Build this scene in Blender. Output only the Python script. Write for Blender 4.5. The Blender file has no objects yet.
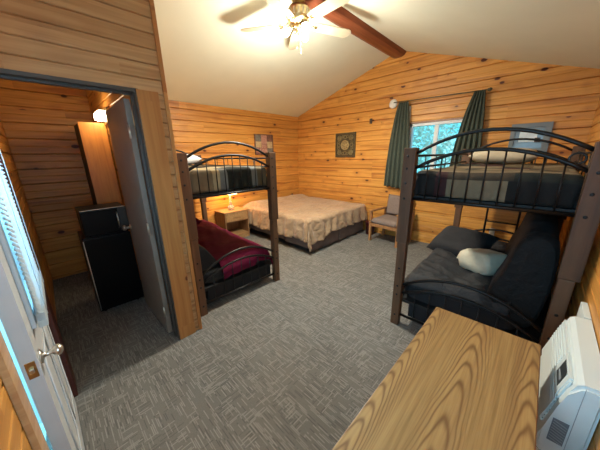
import bpy, bmesh, math, random
from mathutils import Vector, Matrix, noise
R = math.radians
PI = math.pi
random.seed(7)
S = bpy.context.scene
COL = S.collection

# ------------------------------------------------------------------ camera
CAM_H = 1.62
f_px = 246.0
yaw, pitch, roll = R(-44.62), 0.27427, -0.019534
fwd = Vector((math.sin(yaw)*math.cos(pitch), math.cos(yaw)*math.cos(pitch), -math.sin(pitch)))
right0 = Vector((math.cos(yaw), -math.sin(yaw), 0))
up0 = right0.cross(fwd)
rt = right0*math.cos(roll)+up0*math.sin(roll)
up = -right0*math.sin(roll)+up0*math.cos(roll)
cd = bpy.data.cameras.new('camera')
cam = bpy.data.objects.new('camera', cd)
COL.objects.link(cam)
m = Matrix((rt, up, -fwd)).transposed().to_4x4()
m.translation = Vector((0, 0, CAM_H))
cam.matrix_world = m
cd.sensor_width = 36.0
cd.lens = 36.0*f_px/600.0
cd.clip_start = 0.02
S.camera = cam

# ------------------------------------------------------------------ colour management
S.view_settings.view_transform = 'Standard'
S.view_settings.look = 'None'
S.view_settings.gamma = 1
S.view_settings.use_curve_mapping = False
S.view_settings.exposure = 1.05

# ------------------------------------------------------------------ world (cool overcast daylight)
W = bpy.data.worlds.new('daylight'); S.world = W
W.use_nodes = True
wn, wl = W.node_tree.nodes, W.node_tree.links
wn.clear()
wo = wn.new('ShaderNodeOutputWorld'); wb = wn.new('ShaderNodeBackground')
wb.inputs['Strength'].default_value = 1.0
tc = wn.new('ShaderNodeTexCoord'); nz = wn.new('ShaderNodeTexNoise'); cr = wn.new('ShaderNodeValToRGB')
nz.inputs['Scale'].default_value = 14; nz.inputs['Detail'].default_value = 4
cr.color_ramp.elements[0].position = .35; cr.color_ramp.elements[0].color = (.10, .60, .84, 1)
cr.color_ramp.elements[1].position = .68; cr.color_ramp.elements[1].color = (.36, .86, 1.0, 1)
wl.new(tc.outputs['Generated'], nz.inputs['Vector']); wl.new(nz.outputs['Fac'], cr.inputs['Fac'])
wl.new(cr.outputs['Color'], wb.inputs['Color']); wl.new(wb.outputs[0], wo.inputs[0])

def area(name, loc, direction, sx, sy, power, col):
    l = bpy.data.lights.new(name, 'AREA'); l.shape = 'RECTANGLE'; l.size = sx; l.size_y = sy
    l.energy = power; l.color = col
    o = bpy.data.objects.new(name, l); COL.objects.link(o); o.location = loc
    o.rotation_euler = Vector(direction).to_track_quat('-Z', 'Y').to_euler()
    return o
# daylight arriving through the window behind the camera, and through the glass of the outside door
area('daylight_front_window', (-.28, -.50, 1.60), (0, 1, -.15), 1.2, 1.2, 17, (.32, .66, 1.0))
area('daylight_side_window', (.56, .02, 1.60), (-1, 0, -.2), .6, 1.0, 13, (.50, .76, 1.0))
area('daylight_door_glass', (-1.62, -.75, 1.75), (0, 1, -.15), .8, .9, 32, (.26, .68, 1.0))

# ------------------------------------------------------------------ node helpers
class NT:
    def __init__(s, name):
        s.m = bpy.data.materials.new(name); s.m.use_nodes = True
        s.n = s.m.node_tree.nodes; s.l = s.m.node_tree.links
        s.b = s.n['Principled BSDF']; s.out = s.n['Material Output']
    def link(s, a, b): s.l.new(a, b)
    def val(s, x, sock):
        if isinstance(x, (int, float)): sock.default_value = x
        elif isinstance(x, (tuple, list)): sock.default_value = x
        else: s.l.new(x, sock)
    def math(s, op, a, b=0.0, c=None, clamp=False):
        n = s.n.new('ShaderNodeMath'); n.operation = op; n.use_clamp = clamp
        s.val(a, n.inputs[0]); s.val(b, n.inputs[1])
        if c is not None: s.val(c, n.inputs[2])
        return n.outputs[0]
    def comb(s, x, y, z):
        n = s.n.new('ShaderNodeCombineXYZ')
        s.val(x, n.inputs[0]); s.val(y, n.inputs[1]); s.val(z, n.inputs[2]); return n.outputs[0]
    def coords(s, kind='Object'):
        t = s.n.new('ShaderNodeTexCoord'); x = s.n.new('ShaderNodeSeparateXYZ')
        s.l.new(t.outputs[kind], x.inputs[0]); return t.outputs[kind], x.outputs[0], x.outputs[1], x.outputs[2]
    def noise(s, vec, scale, detail=3, rough=.5, dist=0):
        n = s.n.new('ShaderNodeTexNoise'); s.l.new(vec, n.inputs['Vector'])
        n.inputs['Scale'].default_value = scale; n.inputs['Detail'].default_value = detail
        n.inputs['Roughness'].default_value = rough; n.inputs['Distortion'].default_value = dist
        return n.outputs['Fac']
    def white(s, vec):
        n = s.n.new('ShaderNodeTexWhiteNoise'); n.noise_dimensions = '3D'; s.l.new(vec, n.inputs['Vector']); return n.outputs['Value']
    def ramp(s, fac, stops, interp='LINEAR'):
        n = s.n.new('ShaderNodeValToRGB'); n.color_ramp.interpolation = interp
        e = n.color_ramp.elements
        while len(e) < len(stops): e.new(.5)
        for k, (p, c) in enumerate(stops):
            e[k].position = p; e[k].color = (c[0], c[1], c[2], 1)
        s.l.new(fac, n.inputs['Fac']); return n.outputs['Color']
    def mix(s, fac, a, b, mode='MIX'):
        n = s.n.new('ShaderNodeMix'); n.data_type = 'RGBA'; n.blend_type = mode
        s.val(fac, n.inputs[0])
        for x, i in ((a, 6), (b, 7)):
            if isinstance(x, (tuple, list)): n.inputs[i].default_value = (x[0], x[1], x[2], 1)
            else: s.l.new(x, n.inputs[i])
        return n.outputs[2]
    def bump(s, h, strength=.3, dist=.01):
        n = s.n.new('ShaderNodeBump'); n.inputs['Strength'].default_value = strength
        n.inputs['Distance'].default_value = dist
        s.l.new(h, n.inputs['Height']); s.l.new(n.outputs[0], s.b.inputs['Normal'])
    def color(s, c): s.val(c if not isinstance(c, (tuple, list)) else (c[0], c[1], c[2], 1), s.b.inputs['Base Color'])
    def rough(s, r): s.val(r, s.b.inputs['Roughness'])

def plain(name, col, rough=.6, metal=0, var=.12, scale=18, bump=.08, spec=None):
    t = NT(name); v, x, y, z = t.coords()
    f = t.noise(v, scale, 4)
    a = tuple(c*(1-var) for c in col); b = tuple(min(1, c*(1+var)) for c in col)
    t.color(t.ramp(f, [(.3, a), (.7, b)])); t.rough(rough); t.b.inputs['Metallic'].default_value = metal
    if bump: t.bump(t.noise(v, scale*6, 3), bump, .004)
    if spec is not None: t.b.inputs['Specular IOR Level'].default_value = spec
    return t.m

def pine(name, along, tones, board=.185, knots=1.0, rough=.42, seed=0.0, axis2='z'):
    """knotty pine boards; along = 'x' or 'y' in object space, boards stacked on axis2"""
    t = NT(name); v, x, y, z = t.coords()
    d = {'x': x, 'y': y, 'z': z}
    u = d[along]; w = d[axis2]
    row = t.math('FLOOR', t.math('DIVIDE', w, board))
    rr = t.white(t.comb(row, seed, 3.1))
    seg = t.math('FLOOR', t.math('ADD', t.math('DIVIDE', u, 1.9), t.math('MULTIPLY', rr, 7.0)))
    rs = t.white(t.comb(row, seg, 9.7+seed))
    off = t.math('MULTIPLY', rs, 40.0)
    # knots: one voronoi field stretched along the board
    kn = t.n.new('ShaderNodeTexVoronoi'); kn.feature = 'F1'
    kv = t.comb(t.math('MULTIPLY', u, 4.2), t.math('MULTIPLY', w, 7.2), t.math('MULTIPLY', rs, .4))
    kv_ = t.n.new('ShaderNodeVectorMath'); kv_.operation = 'ADD'
    t.l.new(kv, kv_.inputs[0]); t.l.new(t.comb(t.math('MULTIPLY', off, 1.0), 0, seed), kv_.inputs[1])
    t.l.new(kv_.outputs[0], kn.inputs['Vector']); kn.inputs['Scale'].default_value = 1.0
    kd = kn.outputs['Distance']
    ksep = t.n.new('ShaderNodeSeparateColor'); t.l.new(kn.outputs['Color'], ksep.inputs[0])
    has = t.math('LESS_THAN', ksep.outputs[0], .52*knots)
    size = t.math('ADD', .09, t.math('MULTIPLY', ksep.outputs[1], .12))
    core = t.math('MULTIPLY', has, t.math('SUBTRACT', 1.0, t.math('DIVIDE', kd, size), clamp=True))
    core = t.math('MULTIPLY', core, 4.0, clamp=True)
    halo = t.math('MULTIPLY', has, t.math('SUBTRACT', 1.0, t.math('DIVIDE', kd, t.math('MULTIPLY', size, 3.2)), clamp=True))
    # grain
    gv = t.comb(t.math('ADD', t.math('MULTIPLY', u, 1.1), off), t.math('MULTIPLY', w, 26.0), seed)
    g1 = t.noise(gv, 1.0, 5, .55, .6)
    gv2 = t.comb(t.math('ADD', t.math('MULTIPLY', u, .55), off), t.math('MULTIPLY', w, 7.0), seed+4)
    g2 = t.noise(gv2, 1.0, 3, .5, 1.2)
    base = t.ramp(g1, [(.25, tones[0]), (.5, tones[1]), (.78, tones[2])])
    tint = t.ramp(rs, [(0, tones[3]), (1, (1, 1, 1))])
    c = t.mix(1.0, base, tint, 'MULTIPLY')
    # reddish heart streaks on some boards
    st = t.math('MULTIPLY', t.math('SUBTRACT', g2, .57, clamp=True), 5.0, clamp=True)
    c = t.mix(st, c, tones[4])
    c = t.mix(t.math('MULTIPLY', halo, .55), c, tones[4])
    c = t.mix(core, c, tones[5])
    t.color(c); t.rough(rough)
    t.b.inputs['Specular IOR Level'].default_value = .35
    t.bump(g1, .12, .004)
    return t.m

HON = [(.50, .21, .042), (.67, .32, .070), (.80, .42, .11), (.80, .72, .64), (.33, .105, .027), (.085, .022, .008)]
M = {}
M['pine_x'] = pine('knotty_pine_along_x', 'x', HON, seed=1.0)
M['pine_y'] = pine('knotty_pine_along_y', 'y', HON, seed=5.0)
M['pine_c'] = pine('knotty_pine_right', 'y', HON, seed=11.0)
M['pine_e'] = pine('knotty_pine_kitchenette_side', 'x', HON, seed=15.0)
PAL_DAYLIT = [(.42, .225, .095), (.54, .31, .14), (.64, .40, .20), (.86, .80, .74), (.30, .13, .06), (.10, .03, .015)]  # same pine as HON, paler: daylight on the partition put into the tones
M['pine_part'] = pine('knotty_pine_daylit', 'y', PAL_DAYLIT, board=.0975, seed=8.0, knots=.7)
M['pine_trim'] = pine('pine_casing', 'z', [(.42, .17, .05), (.52, .24, .075), (.62, .31, .11), (.9, .85, .8), (.38, .14, .04), (.14, .04, .015)], board=.4, axis2='y', seed=2, knots=.5)
M['pine_trimx'] = pine('pine_casing_x', 'z', [(.42, .17, .05), (.52, .24, .075), (.62, .31, .11), (.9, .85, .8), (.38, .14, .04), (.14, .04, .015)], board=.4, axis2='x', seed=3, knots=.5)

def woodmat(name, along, dark, mid, light, rough=.45, sc=26, seed=0.0):
    t = NT(name); v, x, y, z = t.coords()
    d = {'x': x, 'y': y, 'z': z}; o = [k for k in 'xyz' if k != along]
    gv = t.comb(t.math('MULTIPLY', d[along], 1.6), t.math('MULTIPLY', d[o[0]], sc), t.math('MULTIPLY', d[o[1]], sc))
    g = t.noise(gv, 1.0, 5, .6, .5+seed)
    t.color(t.ramp(g, [(.28, dark), (.5, mid), (.75, light)])); t.rough(rough); t.bump(g, .1, .003)
    return t.m
M['beam'] = woodmat('stained_beam', 'y', (.13, .035, .018), (.22, .062, .028), (.30, .095, .045), .4, 14)
M['post'] = woodmat('bunk_post_stain', 'z', (.058, .025, .010), (.098, .044, .018), (.14, .068, .030), .6, 22)
M['post_low'] = woodmat('bunk_lower_post_stain', 'z', (.075, .034, .014), (.125, .058, .025), (.17, .085, .04), .55, 22)
M['jamb'] = plain('dark_red_jamb', (.085, .020, .014), .5)
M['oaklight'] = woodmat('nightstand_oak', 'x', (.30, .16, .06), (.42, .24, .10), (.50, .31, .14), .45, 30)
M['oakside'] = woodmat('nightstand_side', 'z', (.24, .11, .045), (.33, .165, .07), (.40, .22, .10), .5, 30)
M['chairwood'] = woodmat('chair_oak', 'z', (.27, .12, .045), (.38, .18, .07), (.46, .24, .10), .4, 40)
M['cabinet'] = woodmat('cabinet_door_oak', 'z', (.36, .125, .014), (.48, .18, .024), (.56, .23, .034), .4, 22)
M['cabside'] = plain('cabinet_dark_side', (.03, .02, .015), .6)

def oak_table():
    t = NT('cathedral_oak_laminate'); v, x, y, z = t.coords()
    wob = t.noise(v, 2.2, 2, .5)
    wob2 = t.noise(t.comb(t.math('MULTIPLY', x, 7.0), t.math('MULTIPLY', y, 1.4), 0.0), 1.0, 3, .5)
    xs = t.math('ADD', x, t.math('MULTIPLY', t.math('SUBTRACT', wob, .5), .05))
    col = t.math('DIVIDE', t.math('ADD', xs, .515), .205)
    idx = t.math('FLOOR', col)
    fr = t.math('SUBTRACT', t.math('SUBTRACT', col, idx), .5)
    ax = t.math('ABSOLUTE', fr)
    par = t.math('MULTIPLY', t.math('POWER', ax, 1.9), 4.6)
    rnd = t.white(t.comb(idx, 2.0, 7.0))
    ph = t.math('ADD', t.math('ADD', y, par), t.math('ADD', t.math('MULTIPLY', rnd, 3.0), t.math('MULTIPLY', wob2, .34)))
    fw = t.math('ADD', 44.0, t.math('MULTIPLY', rnd, 26.0))
    sn = t.math('SINE', t.math('MULTIPLY', ph, fw))
    # the arches only run in part of each leaf; elsewhere straight fine grain
    str_ = t.noise(t.comb(t.math('MULTIPLY', x, 90.0), t.math('MULTIPLY', y, 2.2), 0.0), 1.0, 4, .6)
    amp = t.math('MULTIPLY', t.math('SUBTRACT', 1.0, t.math('MULTIPLY', ax, 2.6), clamp=True), t.noise(t.comb(t.math('MULTIPLY', x, 2.0), t.math('MULTIPLY', y, 1.0), 4.0), 2.0, 2))
    line = t.math('POWER', t.math('MULTIPLY', t.math('ADD', sn, 1.0), .5), 3.0)
    amp2 = t.math('MULTIPLY', amp, 3.0, clamp=True)
    c = t.ramp(str_, [(.25, (.20, .112, .040)), (.5, (.32, .19, .072)), (.75, (.41, .255, .10))])
    c = t.mix(t.math('MULTIPLY', line, t.math('MULTIPLY', amp2, .8)), c, (.15, .07, .028))
    inv = t.math('MULTIPLY', t.math('SUBTRACT', 1.0, line), t.math('MULTIPLY', amp2, .25))
    c = t.mix(inv, c, (.52, .32, .12))
    band = t.noise(t.comb(t.math('MULTIPLY', x, 16.0), t.math('MULTIPLY', y, .5), 9.0), 1.0, 2)
    c = t.mix(t.math('MULTIPLY', t.math('SUBTRACT', band, .5, clamp=True), 2.4, clamp=True), c, (.20, .105, .045))
    t.color(c); t.rough(.30); t.b.inputs['Specular IOR Level'].default_value = .4
    return t.m
M['oak_table'] = oak_table()
M['table_edge'] = woodmat('table_edge', 'y', (.16, .065, .03), (.25, .12, .055), (.34, .19, .09), .4, 30)

def carpet():
    t = NT('dash_pattern_carpet'); v, x, y, z = t.coords()
    def dashes(a, b, s):
        r = t.math('FLOOR', t.math('DIVIDE', b, .0092))
        ro = t.white(t.comb(r, s, 1.0))
        cpos = t.math('ADD', t.math('DIVIDE', a, .095), t.math('MULTIPLY', ro, 13.0))
        ci = t.math('FLOOR', cpos)
        fr = t.math('SUBTRACT', cpos, ci)
        on = t.math('GREATER_THAN', t.white(t.comb(ci, r, s+5)), .76)
        ends = t.math('MULTIPLY', t.math('GREATER_THAN', fr, .08), t.math('LESS_THAN', fr, .9))
        fb = t.math('SUBTRACT', t.math('DIVIDE', b, .0092), r)
        th = t.math('LESS_THAN', t.math('ABSOLUTE', t.math('SUBTRACT', fb, .5)), .30)
        return t.math('MULTIPLY', on, t.math('MULTIPLY', ends, th))
    blk = t.white(t.comb(t.math('FLOOR', t.math('DIVIDE', x, .095)), t.math('FLOOR', t.math('DIVIDE', y, .095)), 2.0))
    sel = t.math('GREATER_THAN', blk, .42)
    d1 = dashes(x, y, 1.0); d2 = dashes(y, x, 22.0)
    dk1 = dashes(x, y, 41.0); dk2 = dashes(y, x, 62.0)
    d3 = dashes(x, y, 83.0)
    line = t.math('MAXIMUM', t.math('ADD', t.math('MULTIPLY', sel, d1), t.math('MULTIPLY', t.math('SUBTRACT', 1.0, sel), d2)), t.math('MULTIPLY', d3, .7))
    dark = t.math('ADD', t.math('MULTIPLY', sel, dk1), t.math('MULTIPLY', t.math('SUBTRACT', 1.0, sel), dk2))
    n = t.noise(v, 170, 3, .7)
    n2 = t.noise(v, 1.6, 3)
    c = t.ramp(n, [(.3, (.115, .108, .098)), (.7, (.205, .192, .172))])
    c = t.mix(t.math('MULTIPLY', dark, .75), c, (.06, .06, .058))
    c = t.mix(t.math('MULTIPLY', line, .6), c, (.42, .41, .37))
    c = t.mix(.35, c, t.ramp(n2, [(.3, (.145, .142, .13)), (.7, (.22, .213, .195))]))
    t.color(c); t.rough(.95); t.b.inputs['Specular IOR Level'].default_value = .1
    t.bump(n, .5, .004)
    return t.m
M['carpet'] = carpet()
M['ceiling'] = plain('painted_ceiling', (.74, .77, .63), .85, var=.02, scale=3, bump=.05)
M['black_metal'] = plain('black_tube_metal', (.006, .0055, .0055), .42, .0, spec=.35)
M['black_fabric'] = plain('black_futon_cloth', (.012, .012, .014), .85)
M['mesh_black'] = plain('black_deck', (.012, .012, .012), .7)

def cloth(name, col, col2, scale=7, rough=.8, sheen=0.0, spec=.3, bump=.4):
    t = NT(name); v, x, y, z = t.coords()
    f = t.noise(v, scale, 5, .6, .8); w = t.noise(v, 160, 2)
    t.color(t.ramp(f, [(.3, col), (.7, col2)])); t.rough(rough)
    t.b.inputs['Specular IOR Level'].default_value = spec
    t.b.inputs['Sheen Weight'].default_value = sheen
    t.bump(t.math('ADD', f, t.math('MULTIPLY', w, .12)), bump, .02)
    return t.m
M['maroon'] = cloth('maroon_blanket', (.100, .007, .024), (.145, .013, .040), 6, .95, 0, .1)
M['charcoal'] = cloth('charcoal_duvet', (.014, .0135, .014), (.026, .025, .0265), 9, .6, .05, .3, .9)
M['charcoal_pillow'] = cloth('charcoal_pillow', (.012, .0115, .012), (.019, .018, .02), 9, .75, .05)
M['charcoal_back'] = cloth('charcoal_back_shaded', (.005, .0045, .0045), (.008, .0075, .0075), 9, .7, .03, .3, .9)  # charcoal darkened further, shade under the upper bunk painted into the colour
M['grey_pillow'] = cloth('pale_grey_pillowcase', (.52, .47, .34), (.62, .57, .43), 12, .85)
M['cream'] = cloth('cream_pillowcase', (.42, .35, .24), (.50, .42, .30), 8, .85)
M['white_cloth'] = cloth('white_pillowcase', (.60, .60, .60), (.72, .72, .72), 8, .85)
M['mattress'] = cloth('mattress_ticking', (.30, .28, .25), (.36, .34, .30), 20, .9)
M['q_black'] = cloth('patch_black', (.006, .0055, .005), (.010, .009, .0085), 8)
M['q_green'] = cloth('patch_dark_green', (.010, .012, .009), (.016, .018, .014), 8)
M['q_maroon'] = cloth('patch_maroon', (.030, .009, .010), (.042, .012, .013), 8)
M['q_tan'] = cloth('patch_tan', (.15, .115, .07), (.20, .155, .095), 8)
M['q_brown'] = cloth('patch_brown', (.035, .024, .014), (.050, .035, .021), 8)
M['q_olive'] = cloth('patch_olive', (.085, .066, .036), (.12, .092, .052), 8)
M['q_cream'] = cloth('patch_cream', (.32, .26, .15), (.39, .32, .19), 8)
M['q_grey'] = cloth('patch_grey', (.12, .13, .125), (.17, .18, .17), 8)
M['skirt'] = cloth('grey_brown_bed_skirt', (.19, .14, .12), (.24, .18, .155), 4, .9)
M['seat_fabric'] = cloth('grey_pink_upholstery', (.20, .15, .125), (.25, .19, .16), 30, .9, bump=.1)

def spread():
    t = NT('quilted_tan_bedspread'); v, x, y, z = t.coords('UV')
    vo = t.n.new('ShaderNodeTexVoronoi'); vo.feature = 'DISTANCE_TO_EDGE'
    t.l.new(v, vo.inputs['Vector']); vo.inputs['Scale'].default_value = 22.0
    e = t.math('MULTIPLY', vo.outputs['Distance'], 4.0, clamp=True)
    f = t.noise(v, 9, 5, .6, .6)
    c = t.ramp(f, [(.3, (.37, .235, .13)), (.7, (.50, .335, .19))])
    t.color(c); t.rough(.75); t.b.inputs['Sheen Weight'].default_value = .3
    t.bump(t.math('ADD', t.math('MULTIPLY', e, .35), t.math('MULTIPLY', f, 2.2)), .8, .025)
    return t.m
M['spread'] = spread()

def curtain_mat():
    t = NT('sage_green_curtain'); v, x, y, z = t.coords()
    f = t.noise(v, 40, 3)
    t.color(t.ramp(f, [(.3, (.046, .058, .042)), (.7, (.072, .086, .060))])); t.rough(.9)
    return t.m
M['curtain'] = curtain_mat()
M['lining'] = plain('pale_curtain_lining', (.60, .58, .52), .9)
M['white_paint'] = plain('white_window_paint', (.66, .68, .68), .4, var=.03)
M['door_white'] = plain('white_steel_door', (.55, .57, .58), .42, var=.04, scale=6, bump=.03)
M['door_grey'] = plain('grey_brown_flush_door', (.27, .225, .185), .38, var=.10, scale=5, bump=.03)
M['metal'] = plain('brushed_nickel', (.62, .60, .55), .28, 1.0, var=.05, bump=.02)
M['frame_grey'] = plain('dark_grey_jamb_paint', (.075, .068, .062), .45, var=.05)
M['brass'] = plain('antique_brass', (.45, .33, .16), .3, 1.0, var=.08, bump=.02)
M['bronze'] = plain('dark_bronze', (.10, .085, .05), .42, .5, var=.25, scale=25)
M['gold'] = plain('aged_gold', (.50, .40, .20), .4, .7, var=.2, scale=30)
M['black_plastic'] = plain('gloss_black_plastic', (.004, .004, .0045), .35, var=.05, bump=0, spec=.15)
M['white_plastic'] = plain('white_ac_plastic', (.66, .72, .70), .45, var=.02, scale=4, bump=.01)
M['vent_dark'] = plain('dark_grille_gap', (.05, .055, .06), .6)
M['grille_blue'] = plain('grey_grille_plastic', (.16, .18, .20), .6)
M['display'] = plain('dark_label', (.05, .055, .055), .3)
M['label_grey'] = plain('label_silver', (.32, .34, .34), .4)
M['fanblade'] = plain('cream_fan_blade', (.46, .39, .27), .45, var=.05, scale=8)
M['wall_dark'] = plain('dark_brown_plastic', (.03, .018, .012), .5)
M['bin'] = plain('dark_red_bin_plastic', (.10, .014, .014), .4)
M['white_disc'] = plain('white_disc_plastic', (.70, .68, .62), .4, var=.02)
def glass(name, tint=(1, 1, 1)):
    t = NT(name); t.n.remove(t.b)
    tr = t.n.new('ShaderNodeBsdfTransparent'); gl = t.n.new('ShaderNodeBsdfGlossy'); mx = t.n.new('ShaderNodeMixShader')
    tr.inputs[0].default_value = (*tint, 1); gl.inputs['Roughness'].default_value = .03
    fr = t.n.new('ShaderNodeFresnel'); fr.inputs[0].default_value = 1.45
    nn = t.noise(t.coords()[0], 3, 2); t.l.new(t.math('MULTIPLY', fr.outputs[0], t.math('ADD', .9, t.math('MULTIPLY', nn, .1))), mx.inputs[0])
    t.l.new(tr.outputs[0], mx.inputs[1]); t.l.new(gl.outputs[0], mx.inputs[2]); t.l.new(mx.outputs[0], t.out.inputs[0])
    return t.m
M['glass'] = glass('window_glass')
def clearglass():
    t = NT('lamp_crystal'); t.color((.9, .88, .82)); t.rough(.05)
    t.b.inputs['Transmission Weight'].default_value = .75
    v = t.coords()[0]; t.bump(t.noise(v, 30, 2), .05, .002)
    return t.m
M['crystal'] = clearglass()
def slat():
    t = NT('white_translucent_blind'); t.color((.72, .75, .76)); t.rough(.5)
    tl = t.n.new('ShaderNodeBsdfTranslucent'); tl.inputs[0].default_value = (.75, .82, .86, 1)
    mx = t.n.new('ShaderNodeMixShader'); nn = t.noise(t.coords()[0], 25, 2)
    t.l.new(t.math('ADD', .55, t.math('MULTIPLY', nn, .16)), mx.inputs[0])
    t.l.new(t.b.outputs[0], mx.inputs[1]); t.l.new(tl.outputs[0], mx.inputs[2]); t.l.new(mx.outputs[0], t.out.inputs[0])
    return t.m
M['slat'] = slat()
def emit(name, col, strength):
    t = NT(name); t.color(col); t.b.inputs['Emission Color'].default_value = (*col, 1)
    nn = t.noise(t.coords()[0], 12, 2)
    t.l.new(t.math('MULTIPLY', strength, t.math('ADD', .9, t.math('MULTIPLY', nn, .2))), t.b.inputs['Emission Strength'])
    return t.m
M['bulb'] = emit('lit_frosted_bulb', (1.0, .93, .78), 30)
M['vanity'] = emit('lit_vanity_shade', (1.0, .78, .48), 16)
M['shade_lit'] = emit('lit_lamp_shade', (1.0, .62, .26), 11)
def picmat():
    t = NT('floral_collage_print'); v, x, y, z = t.coords()
    f = t.noise(v, 14, 4, .6, 1.5)
    t.color(t.ramp(f, [(.32, (.10, .05, .05)), (.48, (.38, .17, .13)), (.6, (.50, .30, .22)), (.72, (.60, .48, .34))])); t.rough(.35)
    return t.m
M['print'] = picmat()
def tonemat(n, a, b, s=16):
    t = NT(n); v = t.coords()[0]; f = t.noise(v, s, 4, .6, 1.0)
    t.color(t.ramp(f, [(.35, a), (.65, b)])); t.rough(.35); return t.m
M['p_grey'] = tonemat('print_grey', (.10, .10, .09), (.22, .21, .18))
M['p_pink'] = tonemat('print_rose', (.38, .17, .12), (.55, .32, .25))
M['p_brown'] = tonemat('print_brown', (.06, .03, .025), (.22, .11, .08))
M['p_cream'] = tonemat('print_cream', (.42, .28, .13), (.62, .50, .30))
M['pane_pic'] = plain('pale_glazed_print', (.17, .21, .22), .12, var=.1, scale=5, bump=0)
M['frame_silver'] = plain('grey_picture_frame', (.17, .19, .19), .35, var=.06)

# ------------------------------------------------------------------ mesh builder
class MB:
    def __init__(s, origin=(0, 0, 0)):
        s.bm = bmesh.new(); s.o = Vector(origin)
    def _v(s, p): return s.bm.verts.new(Vector(p)-s.o)
    def box(s, c, d, rot=None, bev=0.0, mi=0):
        c = Vector(c); hx, hy, hz = d[0]/2, d[1]/2, d[2]/2
        vs = []
        for sx in (-1, 1):
            for sy in (-1, 1):
                for sz in (-1, 1):
                    p = Vector((sx*hx, sy*hy, sz*hz))
                    if rot is not None: p = rot @ p
                    vs.append(s._v(c+p))
        fs = []
        for idx in ((0, 1, 3, 2), (4, 6, 7, 5), (0, 4, 5, 1), (2, 3, 7, 6), (0, 2, 6, 4), (1, 5, 7, 3)):
            f = s.bm.faces.new([vs[i] for i in idx]); f.material_index = mi; fs.append(f)
        if bev > 0:
            es = list({e for f in fs for e in f.edges})
            r = bmesh.ops.bevel(s.bm, geom=es, offset=bev, segments=2, affect='EDGES', profile=.6)
            for f in r['faces']: f.material_index = mi
        return s
    def box2(s, a, b, bev=0.0, mi=0):
        return s.box([(a[i]+b[i])/2 for i in range(3)], [abs(b[i]-a[i]) for i in range(3)], None, bev, mi)
    def tube(s, pts, r, seg=10, mi=0, closed=False):
        pts = [Vector(p) for p in pts]; n = len(pts); rings = []
        prev = None
        for i, p in enumerate(pts):
            if closed: t = pts[(i+1) % n]-pts[i-1]
            else: t = pts[min(i+1, n-1)]-pts[max(i-1, 0)]
            t.normalize()
            if prev is None:
                a = Vector((0, 0, 1)) if abs(t.z) < .9 else Vector((1, 0, 0))
                u = t.cross(a).normalized()
            else: u = (prev-t*prev.dot(t)).normalized()
            prev = u; w = t.cross(u)
            rr = r[i] if isinstance(r, (list, tuple)) else r
            rings.append([s._v(p+u*rr*math.cos(2*PI*k/seg)+w*rr*math.sin(2*PI*k/seg)) for k in range(seg)])
        for i in range(n if closed else n-1):
            A, B = rings[i], rings[(i+1) % n]
            for k in range(seg):
                f = s.bm.faces.new((A[k], A[(k+1) % seg], B[(k+1) % seg], B[k])); f.smooth = True; f.material_index = mi
        if not closed:
            f = s.bm.faces.new(rings[0]); f.material_index = mi
            f = s.bm.faces.new(rings[-1][::-1]); f.material_index = mi
        return s
    def lathe(s, c, prof, seg=20, axis=(0, 0, 1), mi=0, smooth=True):
        c = Vector(c); ax = Vector(axis).normalized(); q = ax.to_track_quat('Z', 'Y')
        rings = []
        for r, h in prof:
            rings.append([s._v(c+q @ Vector((max(r, 1e-4)*math.cos(2*PI*k/seg), max(r, 1e-4)*math.sin(2*PI*k/seg), h))) for k in range(seg)])
        for A, B in zip(rings, rings[1:]):
            for k in range(seg):
                f = s.bm.faces.new((A[k], A[(k+1) % seg], B[(k+1) % seg], B[k])); f.smooth = smooth; f.material_index = mi
        f = s.bm.faces.new(rings[0][::-1]); f.material_index = mi
        f = s.bm.faces.new(rings[-1]); f.material_index = mi
        return s
    def prism(s, pts, vec, mi=0):
        vec = Vector(vec)
        a = [s._v(p) for p in pts]; b = [s._v(Vector(p)+vec) for p in pts]
        n = len(a); fs = []
        fs.append(s.bm.faces.new(a[::-1])); fs.append(s.bm.faces.new(b))
        for i in range(n): fs.append(s.bm.faces.new((a[i], a[(i+1) % n], b[(i+1) % n], b[i])))
        for f in fs: f.material_index = mi
        return s
    def grid(s, fn, nu, nv, mi=0, mfn=None, thick=0.0, uv=False):
        P = [[Vector(fn(i/nu, j/nv)) for j in range(nv+1)] for i in range(nu+1)]
        V = [[s._v(P[i][j]) for j in range(nv+1)] for i in range(nu+1)]
        lay = s.bm.loops.layers.uv.verify() if uv else None
        for i in range(nu):
            for j in range(nv):
                f = s.bm.faces.new((V[i][j], V[i+1][j], V[i+1][j+1], V[i][j+1])); f.smooth = True
                f.material_index = mfn((i+.5)/nu, (j+.5)/nv) if mfn else mi
                if uv:
                    for lp, (a, b) in zip(f.loops, ((i, j), (i+1, j), (i+1, j+1), (i, j+1))): lp[lay].uv = (a/nu, b/nv)
        return s
    def pillow(s, c, d, rot=None, mi=0, n=14, p=3.0):
        c = Vector(c)
        for side in (1, -1):
            V = []
            for i in range(n+1):
                row = []
                for j in range(n+1):
                    u = -1+2*i/n; v = -1+2*j/n
                    h = max(0, (1-abs(u)**p))**.45*max(0, (1-abs(v)**p))**.45
                    h *= 1+.10*noise.noise(Vector((u*2+c.x, v*2+c.y, side+c.z)))
                    k = 1-.06*(1-abs(u))*abs(v)**4-.0
                    q = Vector((u*d[0]/2*(1-.05*(1-v*v)*0), v*d[1]/2*k, side*h*d[2]/2))
                    if rot is not None: q = rot @ q
                    row.append(s._v(c+q))
                V.append(row)
            for i in range(n):
                for j in range(n):
                    q = (V[i][j], V[i+1][j], V[i+1][j+1], V[i][j+1])
                    f = s.bm.faces.new(q if side > 0 else q[::-1]); f.smooth = True; f.material_index = mi
        bmesh.ops.remove_doubles(s.bm, verts=s.bm.verts, dist=1e-5)
        return s
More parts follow.
